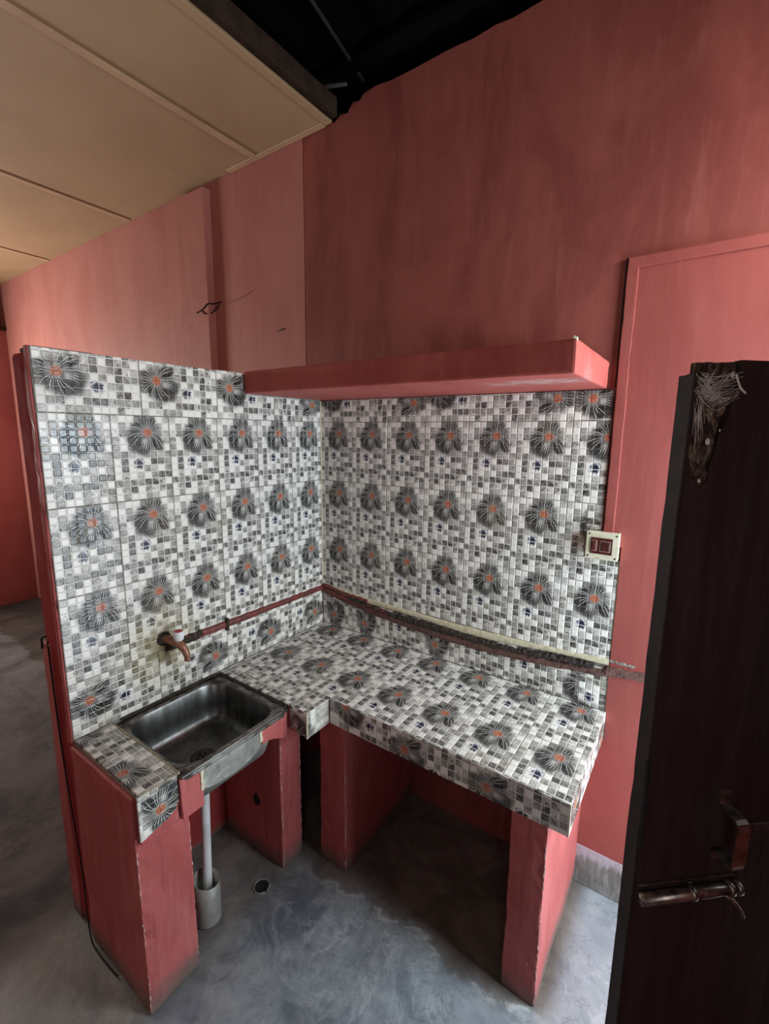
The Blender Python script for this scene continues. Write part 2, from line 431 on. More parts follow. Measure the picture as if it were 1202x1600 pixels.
def prism(name, pts, axis, a0, a1, mat, parent=None, bev=0):
    """polygon in the two other axes, pulled out along axis from a0 to a1"""
    bm = bmesh.new(); i = 'xyz'.index(axis)
    def mk(p, a):
        q = list(p); q.insert(i, a); return bm.verts.new(q)
    A = [mk(p, a0) for p in pts]; B = [mk(p, a1) for p in pts]
    bm.faces.new(A); bm.faces.new(B[::-1])
    for k in range(len(pts)): bm.faces.new((A[k], A[(k+1) % len(pts)], B[(k+1) % len(pts)], B[k]))
    if bev: bmesh.ops.bevel(bm, geom=bm.edges[:], offset=bev, segments=1, affect='EDGES')
    return link(name, bm, mat, parent)
def add_tube(bm, pts, rad, seg=12, cap=True):
    pts = [Vector(p) for p in pts]; rings = []
    rr = rad if isinstance(rad, (list, tuple)) else [rad]*len(pts)
    prev = None
    for i, p in enumerate(pts):
        t = (pts[min(i+1, len(pts)-1)]-pts[max(i-1, 0)]).normalized()
        if prev is None:
            a = t.orthogonal().normalized()
        else:
            a = (prev-t*prev.dot(t)).normalized()
        prev = a; b = t.cross(a)
        rings.append([bm.verts.new(p+(a*math.cos(2*math.pi*k/seg)+b*math.sin(2*math.pi*k/seg))*rr[i]) for k in range(seg)])
    for i in range(len(rings)-1):
        for k in range(seg):
            bm.faces.new((rings[i][k], rings[i][(k+1) % seg], rings[i+1][(k+1) % seg], rings[i+1][k]))
    if cap: bm.faces.new(rings[0][::-1]); bm.faces.new(rings[-1])
def tube(name, pts, rad, mat, parent=None, seg=12, smooth=True):
    bm = bmesh.new(); add_tube(bm, pts, rad, seg)
    return link(name, bm, mat, parent, smooth)
def smooth_path(pts, n=6):
    pts = [Vector(p) for p in pts]; out = []
    for i in range(len(pts)-1):
        p0 = pts[max(i-1, 0)]; p1 = pts[i]; p2 = pts[i+1]; p3 = pts[min(i+2, len(pts)-1)]
        for k in range(n):
            t = k/n
            out.append(.5*((2*p1)+(p2-p0)*t+(2*p0-5*p1+4*p2-p3)*t*t+(3*p1-p0-3*p2+p3)*t**3))
    return out+[pts[-1]]
def lathe(name, prof, base, mat, parent=None, seg=28, axis=Vector((0, 0, 1))):
    bm = bmesh.new(); rings = []
    for r, z in prof:
        rings.append([bm.verts.new((r*math.cos(2*math.pi*k/seg), r*math.sin(2*math.pi*k/seg), z)) for k in range(seg)])
    for i in range(len(rings)-1):
        for k in range(seg): bm.faces.new((rings[i][k], rings[i][(k+1) % seg], rings[i+1][(k+1) % seg], rings[i+1][k]))
    bm.faces.new(rings[0][::-1])
    if prof[-1][0] < prof[0][0]*.999 or True:
        bm.faces.new(rings[-1])
    q = Vector((0, 0, 1)).rotation_difference(axis.normalized())
    for v in bm.verts: v.co = q @ v.co + Vector(base)
    return link(name, bm, mat, parent, True)

# tiles: frames of the tiled faces (origin, right, up, outward)
FR = {'L': ((0, 0, 0), (0, 1, 0), (0, 0, 1), (1, 0, 0)),          # partition, seen from +x
      'B': ((0, 0, 0), (1, 0, 0), (0, 0, 1), (0, -1, 0)),         # back wall, seen from -y
      'T': ((0, 0, .759), (1, 0, 0), (0, 1, 0), (0, 0, 1)),       # counter top
      'F': ((0, -.528, 0), (1, 0, 0), (0, 0, 1), (0, -1, 0)),     # counter front edge
      'E': ((1.395, 0, 0), (0, 1, 0), (0, 0, 1), (1, 0, 0)),      # counter right end
      'A': ((0, -.648, 0), (1, 0, 0), (0, 0, 1), (0, -1, 0)),     # side of the arm
      'G': ((.512, 0, 0), (0, 1, 0), (0, 0, 1), (1, 0, 0)),       # front of the arm
      'H': ((.408, 0, 0), (0, 1, 0), (0, 0, 1), (1, 0, 0))}       # front of the ledge
TH = .006; GAP = .0009
mesh_cache = {}
def tile(frame, foot, clip, rot, parent, poly=None):
    """foot: a0,a1,b0,b1 of the uncut tile; clip: the piece laid; rot: 0, 90 (ccw), -90 or 180"""
    o_, r_, u_, n_ = [Vector(q) for q in FR[frame]]
    a0, a1, b0, b1 = clip
    if poly is None: poly = [(a0+GAP, b0+GAP), (a1-GAP, b0+GAP), (a1-GAP, b1-GAP), (a0+GAP, b1-GAP)]
    ca, cb = (a0+a1)/2, (b0+b1)/2
    def uv(a, b):
        s = (a-foot[0])/(foot[1]-foot[0]); t = (b-foot[2])/(foot[3]-foot[2])
        return {0: (s, 1-t), 90: (t, s), -90: (1-t, 1-s), 180: (1-s, t)}[rot]
    key = (rot,)+tuple(round(q, 4) for p in poly for q in (p[0]-foot[0], p[1]-foot[2]))+(round(foot[1]-foot[0], 4), round(foot[3]-foot[2], 4))
    me = mesh_cache.get(key)
    if me is None:
        bm = bmesh.new(); L = bm.loops.layers.uv.new('UVMap'); bv = .0011
        cx_ = sum(p[0] for p in poly)/len(poly); cy_ = sum(p[1] for p in poly)/len(poly)
        def ins(p):
            d = Vector((cx_-p[0], cy_-p[1]))
            return (p[0]+math.copysign(bv, d.x), p[1]+math.copysign(bv, d.y))
        back = [bm.verts.new((p[0]-ca, p[1]-cb, -TH)) for p in poly]
        mid = [bm.verts.new((p[0]-ca, p[1]-cb, -bv)) for p in poly]
        top = [bm.verts.new((ins(p)[0]-ca, ins(p)[1]-cb, 0)) for p in poly]
        n = len(poly)
        fs = [bm.faces.new(top)]
        for k in range(n):
            j = (k+1) % n
            fs.append(bm.faces.new((mid[k], mid[j], top[j], top[k])))
            fs.append(bm.faces.new((back[k], back[j], mid[j], mid[k])))
        for f in fs:
            for lp in f.loops: lp[L].uv = uv(lp.vert.co.x+ca, lp.vert.co.y+cb)
        me = bpy.data.meshes.new('tile'); bm.to_mesh(me); bm.free(); me.materials.append(M['tile'])
        mesh_cache[key] = me
    o = bpy.data.objects.new('tile', me); C.objects.link(o); o.parent = parent
    j = random.uniform(-.0004, .0004)
    mw = Matrix.Identity(4)
    for i in range(3): mw[i][0] = r_[i]; mw[i][1] = u_[i]; mw[i][2] = n_[i]
    mw.translation = o_+r_*ca+u_*cb+n_*j
    mw = mw @ Matrix.Rotation(random.uniform(-.0016, .0016), 4, 'X') @ Matrix.Rotation(random.uniform(-.0016, .0016), 4, 'Y')
    o.matrix_world = mw
    return o

# ================================================================ STRUCTURE
S = 'structure'
# floor: gently uneven slab
bm = bmesh.new(); nx, ny = 66, 34; X0, X1, Y0, Y1 = -4.3, 2.5, -3.3, .01
vs = [[bm.verts.new((X0+(X1-X0)*i/nx, Y0+(Y1-Y0)*j/ny, 0)) for j in range(ny+1)] for i in range(nx+1)]
for i in range(nx):
    for j in range(ny): bm.faces.new((vs[i][j], vs[i+1][j], vs[i+1][j+1], vs[i][j+1]))
for v in bm.verts: v.co.z = -.0015+noise.noise(v.co*1.7)*.0015
r = bmesh.ops.extrude_face_region(bm, geom=bm.faces[:])
for v in [q for q in r['geom'] if isinstance(q, bmesh.types.BMVert)]: v.co.z -= .08
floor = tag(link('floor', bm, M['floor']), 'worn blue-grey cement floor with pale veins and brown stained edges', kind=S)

# back wall: deep rose part behind the kitchen, its top edge crumbling under the roof
top = [(-.10, 3.13), (.06, 3.112), (.10, 3.108), (.13, 3.128), (.17, 3.118), (.20, 3.150), (.235, 3.143), (.26, 3.162), (.32, 3.168)]
x = .32
while x < 2.5: x += random.uniform(.05, .13); top.append((x, 3.163+random.uniform(-.005, .005)))
prof = [(-.10, 0), (top[-1][0], 0)]+[(a, b) for a, b in top[::-1]]
wb = tag(prism('wall_back', prof, 'y', .007, .2, M['red']), 'tall deep rose plaster wall behind the tiled counter and the shelf', kind=S)
wl = tag(box('wall_back', (-4.2, .005, 0), (-.10, .2, 3.13), M['pale']), 'paler faded pink stretch of back wall beyond the tiled partition', kind=S)
# pilaster on it
pil = rough_box('pilaster', (-1.09, -.042, 0), (-.807, .006, 3.075), M['pale'], wl, .06, .002, .004)
cr = []
bm = bmesh.new()
add_tube(bm, smooth_path([(-.915, -.0435, 2.435), (-.86, -.0435, 2.447), (-.812, -.043, 2.470), (-.80, -.012, 2.475), (-.745, .003, 2.482)], 5), [.004]*21, 5)
add_tube(bm, smooth_path([(-.87, -.0435, 2.440), (-.83, -.0435, 2.418), (-.80, -.02, 2.428), (-.77, .003, 2.47)], 5), [.0035]*16, 5)
link('crack', bm, M['dark'], wl)
bm = bmesh.new(); add_tube(bm, smooth_path([(-.70, .0035, 2.47), (-.6, .0035, 2.475), (-.48, .0035, 2.50)], 5), .0012, 4); link('crack', bm, M['brownband'], wl)
bm = bmesh.new(); add_tube(bm, [(-.305, .0035, 2.275), (-.265, .0035, 2.279), (-.235, .0035, 2.283)], [.001, .006, .001], 6); link('paint_chip', bm, M['brownband'], wl)

# partition with its tiled face
wp = tag(rough_box('wall_partition', (-.155, -1.198, 0), (-.007, .006, 1.985), M['deepred'], None, .05, .002, .018), 'chest high red partition wall tiled on the kitchen side', kind=S)
# raised bed of plaster the tiles sit in, its cut edge shows as a lighter strip
edge = rough_box('plaster_edge', (-.034, -1.206, .745), (-.0045, -1.192, 1.995), M['plaster'], wp, .025, .003, .004, 3)
soot = rough_box('soot_patch', (-.10, -1.19, 1.983), (-.006, -1.02, 1.996), M['black'], wp, .03, .004, .004, 5)
bm = bmesh.new()
add_tube(bm, smooth_path([(-.112, -1.204, 1.075), (-.105, -1.206, 1.03), (-.09, -1.207, .72), (-.060, -1.207, .45), (-.034, -1.207, .25), (-.004, -1.216, .06), (.03, -1.222, .006), (.10, -1.224, .004), (.17, -1.222, .004), (.20, -1.219, .003)], 6), .0024, 6)
link('crack_wire', bm, M['dark'], wp, True)
link_b = rough_box('plaster_patch', (-.168, -1.204, 0), (-.10, -1.19, 1.06), M['plaster'], wp, .03, .003, .004, 8)
tube('nail', [(-.134, -1.20, 1.085), (-.140, -1.210, 1.082), (-.141, -1.211, 1.045)], .0035, M['dark'], wp, 6)

# left far wall with the dark gap above it, the room beyond
wlf = tag(prism('wall_left', [(-3.3, 0), (-2.0, 0), (-2.0, 2.69), (-3.3, 2.69)], 'x', -4.2, -4.08, M['far']), kind=S)
prism('window_reveal', [(-2.0, 0), (.006, 0), (.006, 2.69), (-2.0, 2.69), (-2.0, 2.35), (-.8, 2.35), (-.8, 1.1), (-2.0, 1.1)], 'x', -4.2, -4.08, M['far'], wlf).name = 'wall_panel'
tag(wlf, 'deep red far wall of the room beyond the partition', kind=S)
box('crossbeam', (-4.16, -3.2, 2.69), (-4.06, .004, 2.73), M['wood'], wlf)
tag(box('dark_backdrop', (-4.9, -3.4, 0), (-4.85, .3, 3.6), M['black']), 'black backdrop added for the darkness in the gap over the far wall', kind=S)  # added black sheet, stands in for unlit space behind the gap
# right wall with the doorway, front wall behind the camera
wr = tag(box('wall_right', (2.10, -3.3, 0), (2.25, -.632, 3.2), M['right']), 'rose wall with the bright doorway, right of the door leaf', kind=S)
for lo, hi in (((2.10, -.632, 1.852), (2.25, .006, 2.32)), ((2.10, -.632, 2.56), (2.25, .006, 3.2)), ((2.10, -.015, 0), (2.25, .006, 1.852)), ((2.10, -.03, 2.32), (2.25, .006, 2.56))):
    box('wall_segment', lo, hi, M['right'], wr)
tag(box('wall_front', (-4.3, -3.4, 0), (2.3, -3.3, 3.5), M['red']), 'rose wall behind the viewer', kind=S)
# ceiling: beige boards with cover battens, timber at its open edge
ceil = tag(box('ceiling', (-4.25, -3.3, 3.122), (.07, .004, 3.15), M['wood']), 'low false ceiling of beige boards over the left room', kind=S)
seams = [-4.22, -2.93, -1.645, -.405, .088]
for i in range(4):
    for (ya, yb) in ((-3.3, -1.66), (-1.655, .004)):
        box('ceiling_panel', (seams[i]+.003, ya, 3.108), (seams[i+1]-.003, yb, 3.122), M['ceil'], ceil, .0015)
for s_ in seams[1:-1]:
    bm = bmesh.new(); add_box(bm, (s_-.020, -3.3, 3.100), (s_+.020, -.012, 3.108), .003); link('batten', bm, M['batten'], ceil)
box('batten', (.052, -3.3, 3.101), (.089, -.004, 3.108), M['ceil'], ceil, .002)
box('edge_strip', (-.62, -.030, 3.101), (.05, .002, 3.1085), M['batten'], ceil, .002)
fas = tag(rough_box('trim_1', (.090, -3.3, 3.112), (.128, -.006, 3.185), M['wood'], None, .08, .003, .004), 'dark timber board along the open edge of the beige ceiling', kind=S)
# roof
rf = bmesh.new(); n = 64
ys = [-3.4, .25]
prev = None
for i in range(n+1):
    xx = -.2+2.9*i/n; zz = 3.24+.012*math.sin(i*math.pi/2)+.03*xx
    cur = [rf.verts.new((xx, y, zz)) for y in ys]
    if prev: rf.faces.new((prev[0], cur[0], cur[1], prev[1]))
    prev = cur
r = bmesh.ops.extrude_face_region(rf, geom=rf.faces[:])
for v in [q for q in r['geom'] if isinstance(q, bmesh.types.BMVert)]: v.co.z += .03
roof = tag(link('roof', rf, M['roofm']), 'black corrugated roof above the open part of the room', kind=S)
tube('purlin', [(.262, .0, 3.205), (.352, -.47, 3.205), (.80, -2.9, 3.205)], .007, simple('dusty_rod', (.022, .022, .023), (.01, .01, .01), 20, .6), roof, 8)
box('rafter', (-.15, -.12, 3.195), (2.5, -.055, 3.228), M['roofm'], roof, .004)
tube('stick', [(.045, -.10, 3.20), (.14, -.075, 3.188), (.215, -.05, 3.182)], [.006, .009, .007], simple('pale_stick', (.05, .046, .04), (.02, .018, .016), 40, .7), roof, 7)

# bricked-up opening right of the tiles: frame strip and smooth infill
tr = tag(bpy.data.objects.new('trim_2', None), 'painted-over frame of a closed opening right of the shelf', kind=S); C.objects.link(tr)
rough_box('frame_strip', (1.329, -.010, 1.40), (1.362, .0065, 2.316), M['right'], tr, .03, .0015, .003)
rough_box('frame_head', (1.329, -.010, 2.283), (2.099, .0065, 2.316), M['right'], tr, .05, .0015, .003, 2)
prism('infill', [(1.3385, .16), (2.099, .16), (2.099, 2.283), (1.362, 2.283), (1.362, 1.38), (1.3915, 1.38), (1.3915, .757), (1.3965, .757), (1.3965, .652), (1.3385, .652)], 'y', -.003, .0065, M['right'], tr)
box('gap', (1.3235, -.004, 1.92), (1.3285, .0065, 2.318), M['dark'], tr)
# skirting
bb = tag(rough_box('baseboard_back', (1.30, -.004, 0), (2.099, .0065, .172), M['curb'], None, .02, .002, .003, 4), 'bare grey cement skirting with flaked limewash right of the counter', kind=S)
# shelf
sh = tag(None or rough_box('wall_shelf', (.001, -.463, 1.916), (1.30, .0065, 2.003), M['shelf'], None, .022, .0035, .007, 6), 'thick rose concrete shelf spanning the corner above the tiles', 'shelf')
bm = bmesh.new(); add_tube(bm, [(1.286, -.461, 2.003), (1.292, -.462, 2.005), (1.298, -.460, 2.003), (1.300, -.455, 1.997)], [.001, .004, .0035, .001], 6); o = link('chipped_corner', bm, M['cream'], sh)

# ================================================================ WALL TILES
ZR = [1.810, 1.523, 1.236, .949]
# partition face: upright tiles, six columns, three rows
bed = box('tile_bed', (-.0068, -1.2, .70), (-.0032, -.002, 1.992), M['grout'], wp)
for k in range(6):
    a0 = -.2*(k+1); a1 = -.2*k
    for j in range(3):
        tile('L', (a0, a1, ZR[j+1], ZR[j]), (a0, a1 if k else -.001, ZR[j+1], ZR[j]), 0, wp)
box('corner_joint', (-.001, -.0045, .975), (.0042, .001, 1.912), M['cream'], wp, .001)
# top row, tiles laid on their side
tops = [(-1.198, -.893, 90), (-.893, -.593, 90), (-.593, -.300, 90), (-.300, -.001, -90)]
for a0, a1, ro in tops:
    zt = 1.994
    foot = (a1-.3 if ro == -90 else a0, a1 if ro == -90 else a0+.3, 1.810, 2.010)
    if a0 > -.6 and ro == 90:
        tile('L', foot, (a0, -.466, 1.810, 1.997), ro, wp); tile('L', foot, (-.466, a1, 1.810, 1.914), ro, wp)
    elif ro == -90: tile('L', foot, (a0, a1, 1.810, 1.914), ro, wp)
    else: tile('L', foot, (a0, a1, 1.810, zt), ro, wp)
# bottom row
for a0, a1, ro in [(-1.2, -.9, 90), (-.9, -.6, -90), (-.6, -.3, -90), (-.3, -.001, -90)]:
    tile('L', (a0, a0+.3, .757, .949), (a0, a1, .759, .949), ro, wp)
# back wall
bedb = [box('tile_bed', (.0, .0032, .70), (1.39, .0068, 1.33), M['grout'], wb), box('tile_bed', (.0, .0032, 1.33), (1.324, .0068, 1.914), M['grout'], wb)]
for k in range(7):
    a0 = .2*k; a1 = a0+.2
    for j in range(3):
        foot = (a0, a1, ZR[j+1], ZR[j])
        if k == 6 and j == 0: tile('B', foot, (a0, 1.324, ZR[1], ZR[0]), 0, wb)
        elif k == 6 and j == 1:
            tile('B', foot, (a0, 1.270, 1.33, ZR[1]), 0, wb)
            tile('B', (1.27-.10, 1.37-.0, 1.40, 1.687), (1.270, 1.324, 1.431, ZR[1]), 0, wb)
            tile('B', foot, (a0, 1.388, ZR[2], 1.33), 0, wb)
        elif k == 6: tile('B', foot, (a0, 1.388, ZR[3], ZR[2]), 0, wb)
        else: tile('B', foot, (a0 if k else .001, a1, ZR[j+1], ZR[j]), 0, wb)
for a0, a1, ro, dz in [(.001, .3, 90, 0), (.3, .6, -90, 0), (.6, .9, 90, 0), (.9, 1.2, -90, 0), (1.2, 1.324, 90, -.045)]:
    f0 = round(a0, 1)
    tile('B', (f0, f0+.3, 1.810+dz, 2.010+dz), (a0, a1, 1.810, 1.914), ro, wb)
low = [((0, .2, .762, 1.049), (.001, .2), 180), ((.2, .4, .762, 1.049), (.2, .4), 180), ((.4, .6, .726, 1.013), (.4, .6), 0),
       ((.6, .8, .762, 1.049), (.6, .8), 180), ((.8, 1.0, .726, 1.013), (.8, 1.0), 0), ((1.0, 1.2, .726, 1.013), (1.0, 1.2), 0),
       ((1.186, 1.386, .607, .894), (1.2, 1.293), 0), ((1.216, 1.416, .634, .921), (1.293, 1.392), 180)]
for foot, (a0, a1), ro in low: tile('B', foot, (a0, a1, .759, .925), ro, wb)

# ================================================================ COUNTER
ct = thing('kitchen_counter', 'low L-shaped masonry kitchen counter with flower printed tile top on red supports', 'counter')
# supports
p1 = rough_box('support_wall', (-.003, -1.212, 0), (.388, -1.045, .585), M['plaster'], ct, .03, .004, .006, 1)
rough_box('support_top', (-.003, -1.212, .575), (.388, -1.088, .745), M['plaster'], p1, .03, .004, .006, 1)
p2 = rough_box('support_wall', (-.003, -.646, 0), (.360, -.538, .655), M['plaster'], ct, .03, .004, .006, 2)
rough_box('support_wall', (.438, -.507, 0), (.572, .006, .655), M['plaster'], ct, .03, .004, .006, 3)
rough_box('support_wall', (1.230, -.517, 0), (1.338, .006, .655), M['plaster'], ct, .03, .004, .006, 4)
# rubbed pale arrises of the supports
wornm = simple('bare_lime_edge', (.62, .40, .36), (.47, .16, .14), 60, .8, 0, .6, .002)
def arris(x_, y_, z0, z1, seed):
    rnd = random.Random(seed); bm = bmesh.new(); z_ = z0; pts = []; rad = []
    while z_ < z1:
        pts.append((x_+rnd.uniform(-.0012, .0012), y_+rnd.uniform(-.0012, .0012), z_)); rad.append(max(.0006, .0026*rnd.random()**1.5+.0006)); z_ += rnd.uniform(.006, .016)
    add_tube(bm, pts, rad, 5); link('worn_edge', bm, wornm, ct)
arris(.385, -1.2085, .01, .60, 1); arris(.3575, -.6425, .01, .64, 2); arris(.3575, -.5405, .05, .64, 6)
arris(.5695, -.5035, .01, .50, 3); arris(1.3355, -.5135, .01, .64, 4); arris(.385, -1.048, .05, .56, 5)
# slabs under the tiles
box('slab', (.0, -.5212, .655), (1.3885, .006, .7525), M['plaster'], ct, .002)
box('slab', (.0, -.6412, .655), (.5055, -.5205, .7525), M['plaster'], ct, .002)
box('slab', (.0, -1.2, .735), (.4015, -1.0845, .7525), M['grout'], ct, .001)
rough_box('front_plaster', (.402, -1.085, .600), (.4165, -1.010, .742), M['plaster'], ct, .015, .003, .004, 9)
prism('front_plaster', [(-.776, .742), (-.776, .668), (-.745, .672), (-.722, .662), (-.700, .650), (-.672, .636), (-.655, .640), (-.655, .742)], 'x', .4025, .417, M['plaster'], ct, .002)
rough_box('front_plaster', (.388, -1.2, .60), (.4018, -1.0845, .752), M['plaster'], ct, .02, .001, .001, 11)
# hole in the second support
lathe('hole', [(.017, 0), (.014, .002)], (.209, -.6475, .25), M['dark'], p2, 12, Vector((0, -1, 0)))
hr = bmesh.new()
for k in range(9):
    t = 2*math.pi*k/9; rr = random.uniform(.016, .021)
    add_tube(hr, [(.209+rr*math.cos(t), -.6478, .25+rr*1.25*math.sin(t)), (.209+rr*math.cos(t+.8), -.6478, .25+rr*1.25*math.sin(t+.8))], .0022, 5)
link('chipped_rim', hr, M['dark'], p2)
# top tiles
def top_clip(foot, clip, ro=0): tile('T', foot, clip, ro, ct)
for k in range(7):
    f0 = .2015*k-.012; f1 = f0+.2015
    a0 = max(f0, .002); a1 = min(f1, 1.394)
    top_clip((f0, f1, -.292, .013), (a0, a1, -.292, -.001))
    if k < 2: top_clip((f0, f1, -.597, -.292), (a0, a1, -.597, -.292))
    elif k == 2:
        yy = -.597; poly = [(a0+GAP, yy+GAP), (.511, yy+GAP), (.511, -.527), (a1-GAP, -.527), (a1-GAP, -.292-GAP), (a0+GAP, -.292-GAP)]
        # L-shaped cut tile built from two pieces
        tile('T', (f0, f1, -.597, -.292), (a0, a1, -.527, -.292), 0, ct); tile('T', (f0, f1, -.597, -.292), (a0, .511, -.597, -.527), 0, ct)
    else: top_clip((f0, f1, -.597, -.292), (a0, a1, -.527, -.292))
for k in range(3):
    f0 = .2015*k-.012; a0 = max(f0, .002); a1 = min(f0+.2015, .511)
    top_clip((f0, f0+.2015, -.68, -.375), (a0, a1, -.647, -.597))
# front edge tiles
for f0, a0, a1, b0 in [(.535, .513, .794, .633), (.794, .794, 1.092, .570), (1.092, 1.092, 1.394, .572)]:
    tile('F', (f0, f0+.3, b0, b0+.2), (a0, a1, .655, .7585), 90, ct)
for a0, a1, ro in [(-.527, -.30, 90), (-.30, -.001, -90)]:
    tile('E', (a0, a0+.3, .60, .80), (a0, a1, .655, .7585), ro, ct)
tile('A', (.36, .56, .60, .887), (.420, .511, .655, .7585), 180, ct)
tile('G', (-.78, -.58, .43, .717), (-.647, -.529, .655, .7585), 0, ct)
# ledge left of the sink
tile('T', (-.08, .22, -1.30, -1.10), (.002, .22, -1.199, -1.083), 90, ct)
tile('T', (.22, .52, -1.30, -1.10), (.22, .407, -1.199, -1.083), 90, ct)
tile('H', (-1.222, -1.022, .622, .909), (-1.206, -1.086, .614, .7585), 180, ct,
     [(-1.205, .615), (-1.12, .634), (-1.098, .647), (-1.087, .668), (-1.087, .7575), (-1.205, .7575)])
# cement joints round the sink
bm = bmesh.new()
def joint(a, b, r): 
    n = 14; pts = [Vector(a).lerp(Vector(b), i/n)+Vector((random.uniform(-1, 1), random.uniform(-1, 1), random.uniform(-1, 1)))*r*.35 for i in range(n+1)]
    add_tube(bm, pts, [r*random.uniform(.7, 1.2) for _ in pts], 6)
joint((.02, -1.081, .757), (.41, -1.081, .757), .004); joint((.405, -1.20, .757), (.408, -1.09, .7575), .0028)
link('cement_joint', bm, simple('yellowed_cement', (.42, .37, .25), (.25, .21, .13), 50, .8, 0, .8, .002), ct)
bm = bmesh.new()
joint((.004, -1.05, .756), (.006, -.66, .756), .006); joint((.01, -.652, .750), (.41, -.652, .748), .007)
link('grimy_joint', bm, M['crust'], ct)
# white cut edges of the end tiles
box('edge_bead', (1.389, -.5285, .655), (1.3955, -.524, .7592), M['cream'], ct, .001)
box('edge_bead', (1.3878, -.0008, 1.0), (1.3912, .0068, 1.33), M['cream'], wb, .0005)
box('edge_bead', (1.3898, -.0008, .762), (1.3925, .0068, .90), M['cream'], wb, .0005)
box('edge_bead', (.5065, -.650, .655), (.5125, -.6445, .7592), M['cream'], ct, .001)

# ================================================================ SINK
sk = thing('kitchen_sink', 'stained stainless steel sink set between the tiled ledge and counter', 'sink')
def rrect(cx_, cy_, hx, hy, r, z, n=64):
    pts = []
    for k in range(n):
        t = 2*math.pi*(k+.5)/n
        c, s = math.cos(t), math.sin(t)
        # ray to rounded rectangle via superellipse-like march
        lo, hi = 0., 2.
        for _ in range(30):
            m = (lo+hi)/2; px, py = abs(c)*m*max(hx, hy), abs(s)*m*max(hx, hy)
            qx, qy = px-(hx-r), py-(hy-r)
            d = math.hypot(max(qx, 0), max(qy, 0))+min(max(qx, qy), 0)-r
            if d < 0: lo = m
            else: hi = m
        pts.append((cx_+c*lo*max(hx, hy), cy_+s*lo*max(hx, hy), z))
    return pts
ocx, ocy = .212, -.868
def loops_mesh(name, loops, mat, parent, cap_last=True):
    bm = bmesh.new(); R_ = [[bm.verts.new(p) for p in l] for l in loops]; n = len(R_[0])
    for i in range(len(R_)-1):
        for k in range(n): bm.faces.new((R_[i][k], R_[i][(k+1) % n], R_[i+1][(k+1) % n], R_[i+1][k]))
    if cap_last: bm.faces.new(R_[-1])
    return link(name, bm, mat, parent, True)
O = lambda hx, hy, r, z, cx=ocx, cy=ocy: rrect(cx, cy, hx, hy, r, z)
rim = loops_mesh('rim', [O(.2095, .2145, .006, .728, .2135), O(.2095, .2145, .006, .744, .2135), O(.206, .211, .008, .750, .2135), O(.192, .199, .075, .749), O(.186, .193, .078, .744)], M['rim'], sk, False)
basin = loops_mesh('basin', [O(.186, .193, .078, .744), O(.181, .188, .078, .735), O(.176, .183, .075, .66), O(.170, .177, .07, .622), O(.158, .166, .062, .604), O(.14, .148, .055, .598), O(.07, .075, .05, .594), O(.040, .040, .039, .592)], M['steel'], sk)
lathe('drain_grate', [(.044, 0), (.044, .003), (.037, .0045), (.033, .001), (.012, .001)], (ocx, ocy-.01, .5925), simple('tarnished_drain', (.07, .06, .05), (.03, .025, .02), 60, .35, .7), sk, 28)
for k in range(7):
    t = 2*math.pi*k/6; q = (ocx+.018*math.cos(t)*(k < 6), ocy-.01+.018*math.sin(t)*(k < 6), .5955)
    lathe('drain_hole', [(.0045, 0), (.004, .0006)], q, M['dark'], sk, 8)
shell = loops_mesh('outer_shell', [O(.190, .197, .078, .742), O(.182, .189, .07, .65), O(.165, .172, .06, .592), O(.05, .05, .045, .584)], M['apron'], sk)
prism('apron', [(-1.018, .744), (-1.016, .662), (-.995, .650), (-.96, .6435), (-.90, .638), (-.85, .6395), (-.815, .648), (-.79, .664), (-.776, .684), (-.773, .744)], 'x', .408, .4175, M['apron'], sk, .002)
rough_box('filler_seam', (.4165, -1.020, .655), (.4190, -1.007, .741), M['cream'], sk, .012, .003, .001, 21)
rough_box('filler_seam', (.4165, -.788, .684), (.4190, -.774, .741), M['cream'], sk, .012, .003, .001, 22)
bm = bmesh.new(); add_box(bm, (.414, -1.083, .7395), (.4235, -.656, .7475), .003, 2); link('front_lip', bm, M['steel'], sk, True)

# drain pipe into a tin sleeve
dp = thing('drain_pipe', 'pale plastic drain pipe hanging from the sink into the metal sleeve', 'pipe')
tube('pipe', smooth_path([(.214, -.882, .585), (.217, -.884, .45), (.243, -.906, .27), (.262, -.922, .13), (.268, -.928, .03)], 5), .0165, M['pvc'], dp, 16)
lathe('collar', [(.030, 0), (.030, .02), (.022, .026), (.022, .04)], (.213, -.881, .548), M['pvc'], dp, 20)
px, py = .274, -.935
bm = bmesh.new(); seg = 32
def ring(rad, z, sl=0.): return [bm.verts.new((px+rad*math.cos(2*math.pi*k/seg), py+rad*math.sin(2*math.pi*k/seg), z+sl*(-math.cos(2*math.pi*k/seg)*.7-math.sin(2*math.pi*k/seg)*.7))) for k in range(seg)]
R_ = [ring(.0455, .001), ring(.047, .006), ring(.0468, .09), ring(.047, .166, .012), ring(.0445, .167, .012), ring(.044, .02)]
for i in range(5):
    for k in range(seg): bm.faces.new((R_[i][k], R_[i][(k+1) % seg], R_[i+1][(k+1) % seg], R_[i+1][k]))
bm.faces.new(R_[0][::-1]); bm.faces.new(R_[5])
tag(link('metal_sleeve', bm, M['tin'], None, True), 'dull metal cylinder standing on the floor around the drain pipe end', 'container')
fd = tag(lathe('floor_drain', [(.030, -.001), (.030, .0015), (.026, .0018), (.024, .0004), (.002, .0004)], (.342, -.745, 0), M['dark'], floor, 24), 'dark round drain hole in the cement floor')
bm = bmesh.new(); add_tube(bm, [(.342+.030*math.cos(t*.3), -.745+.030*math.sin(t*.3), .0005) for t in range(21)], .004, 6); link('drain_edge', bm, M['curb'], fd)

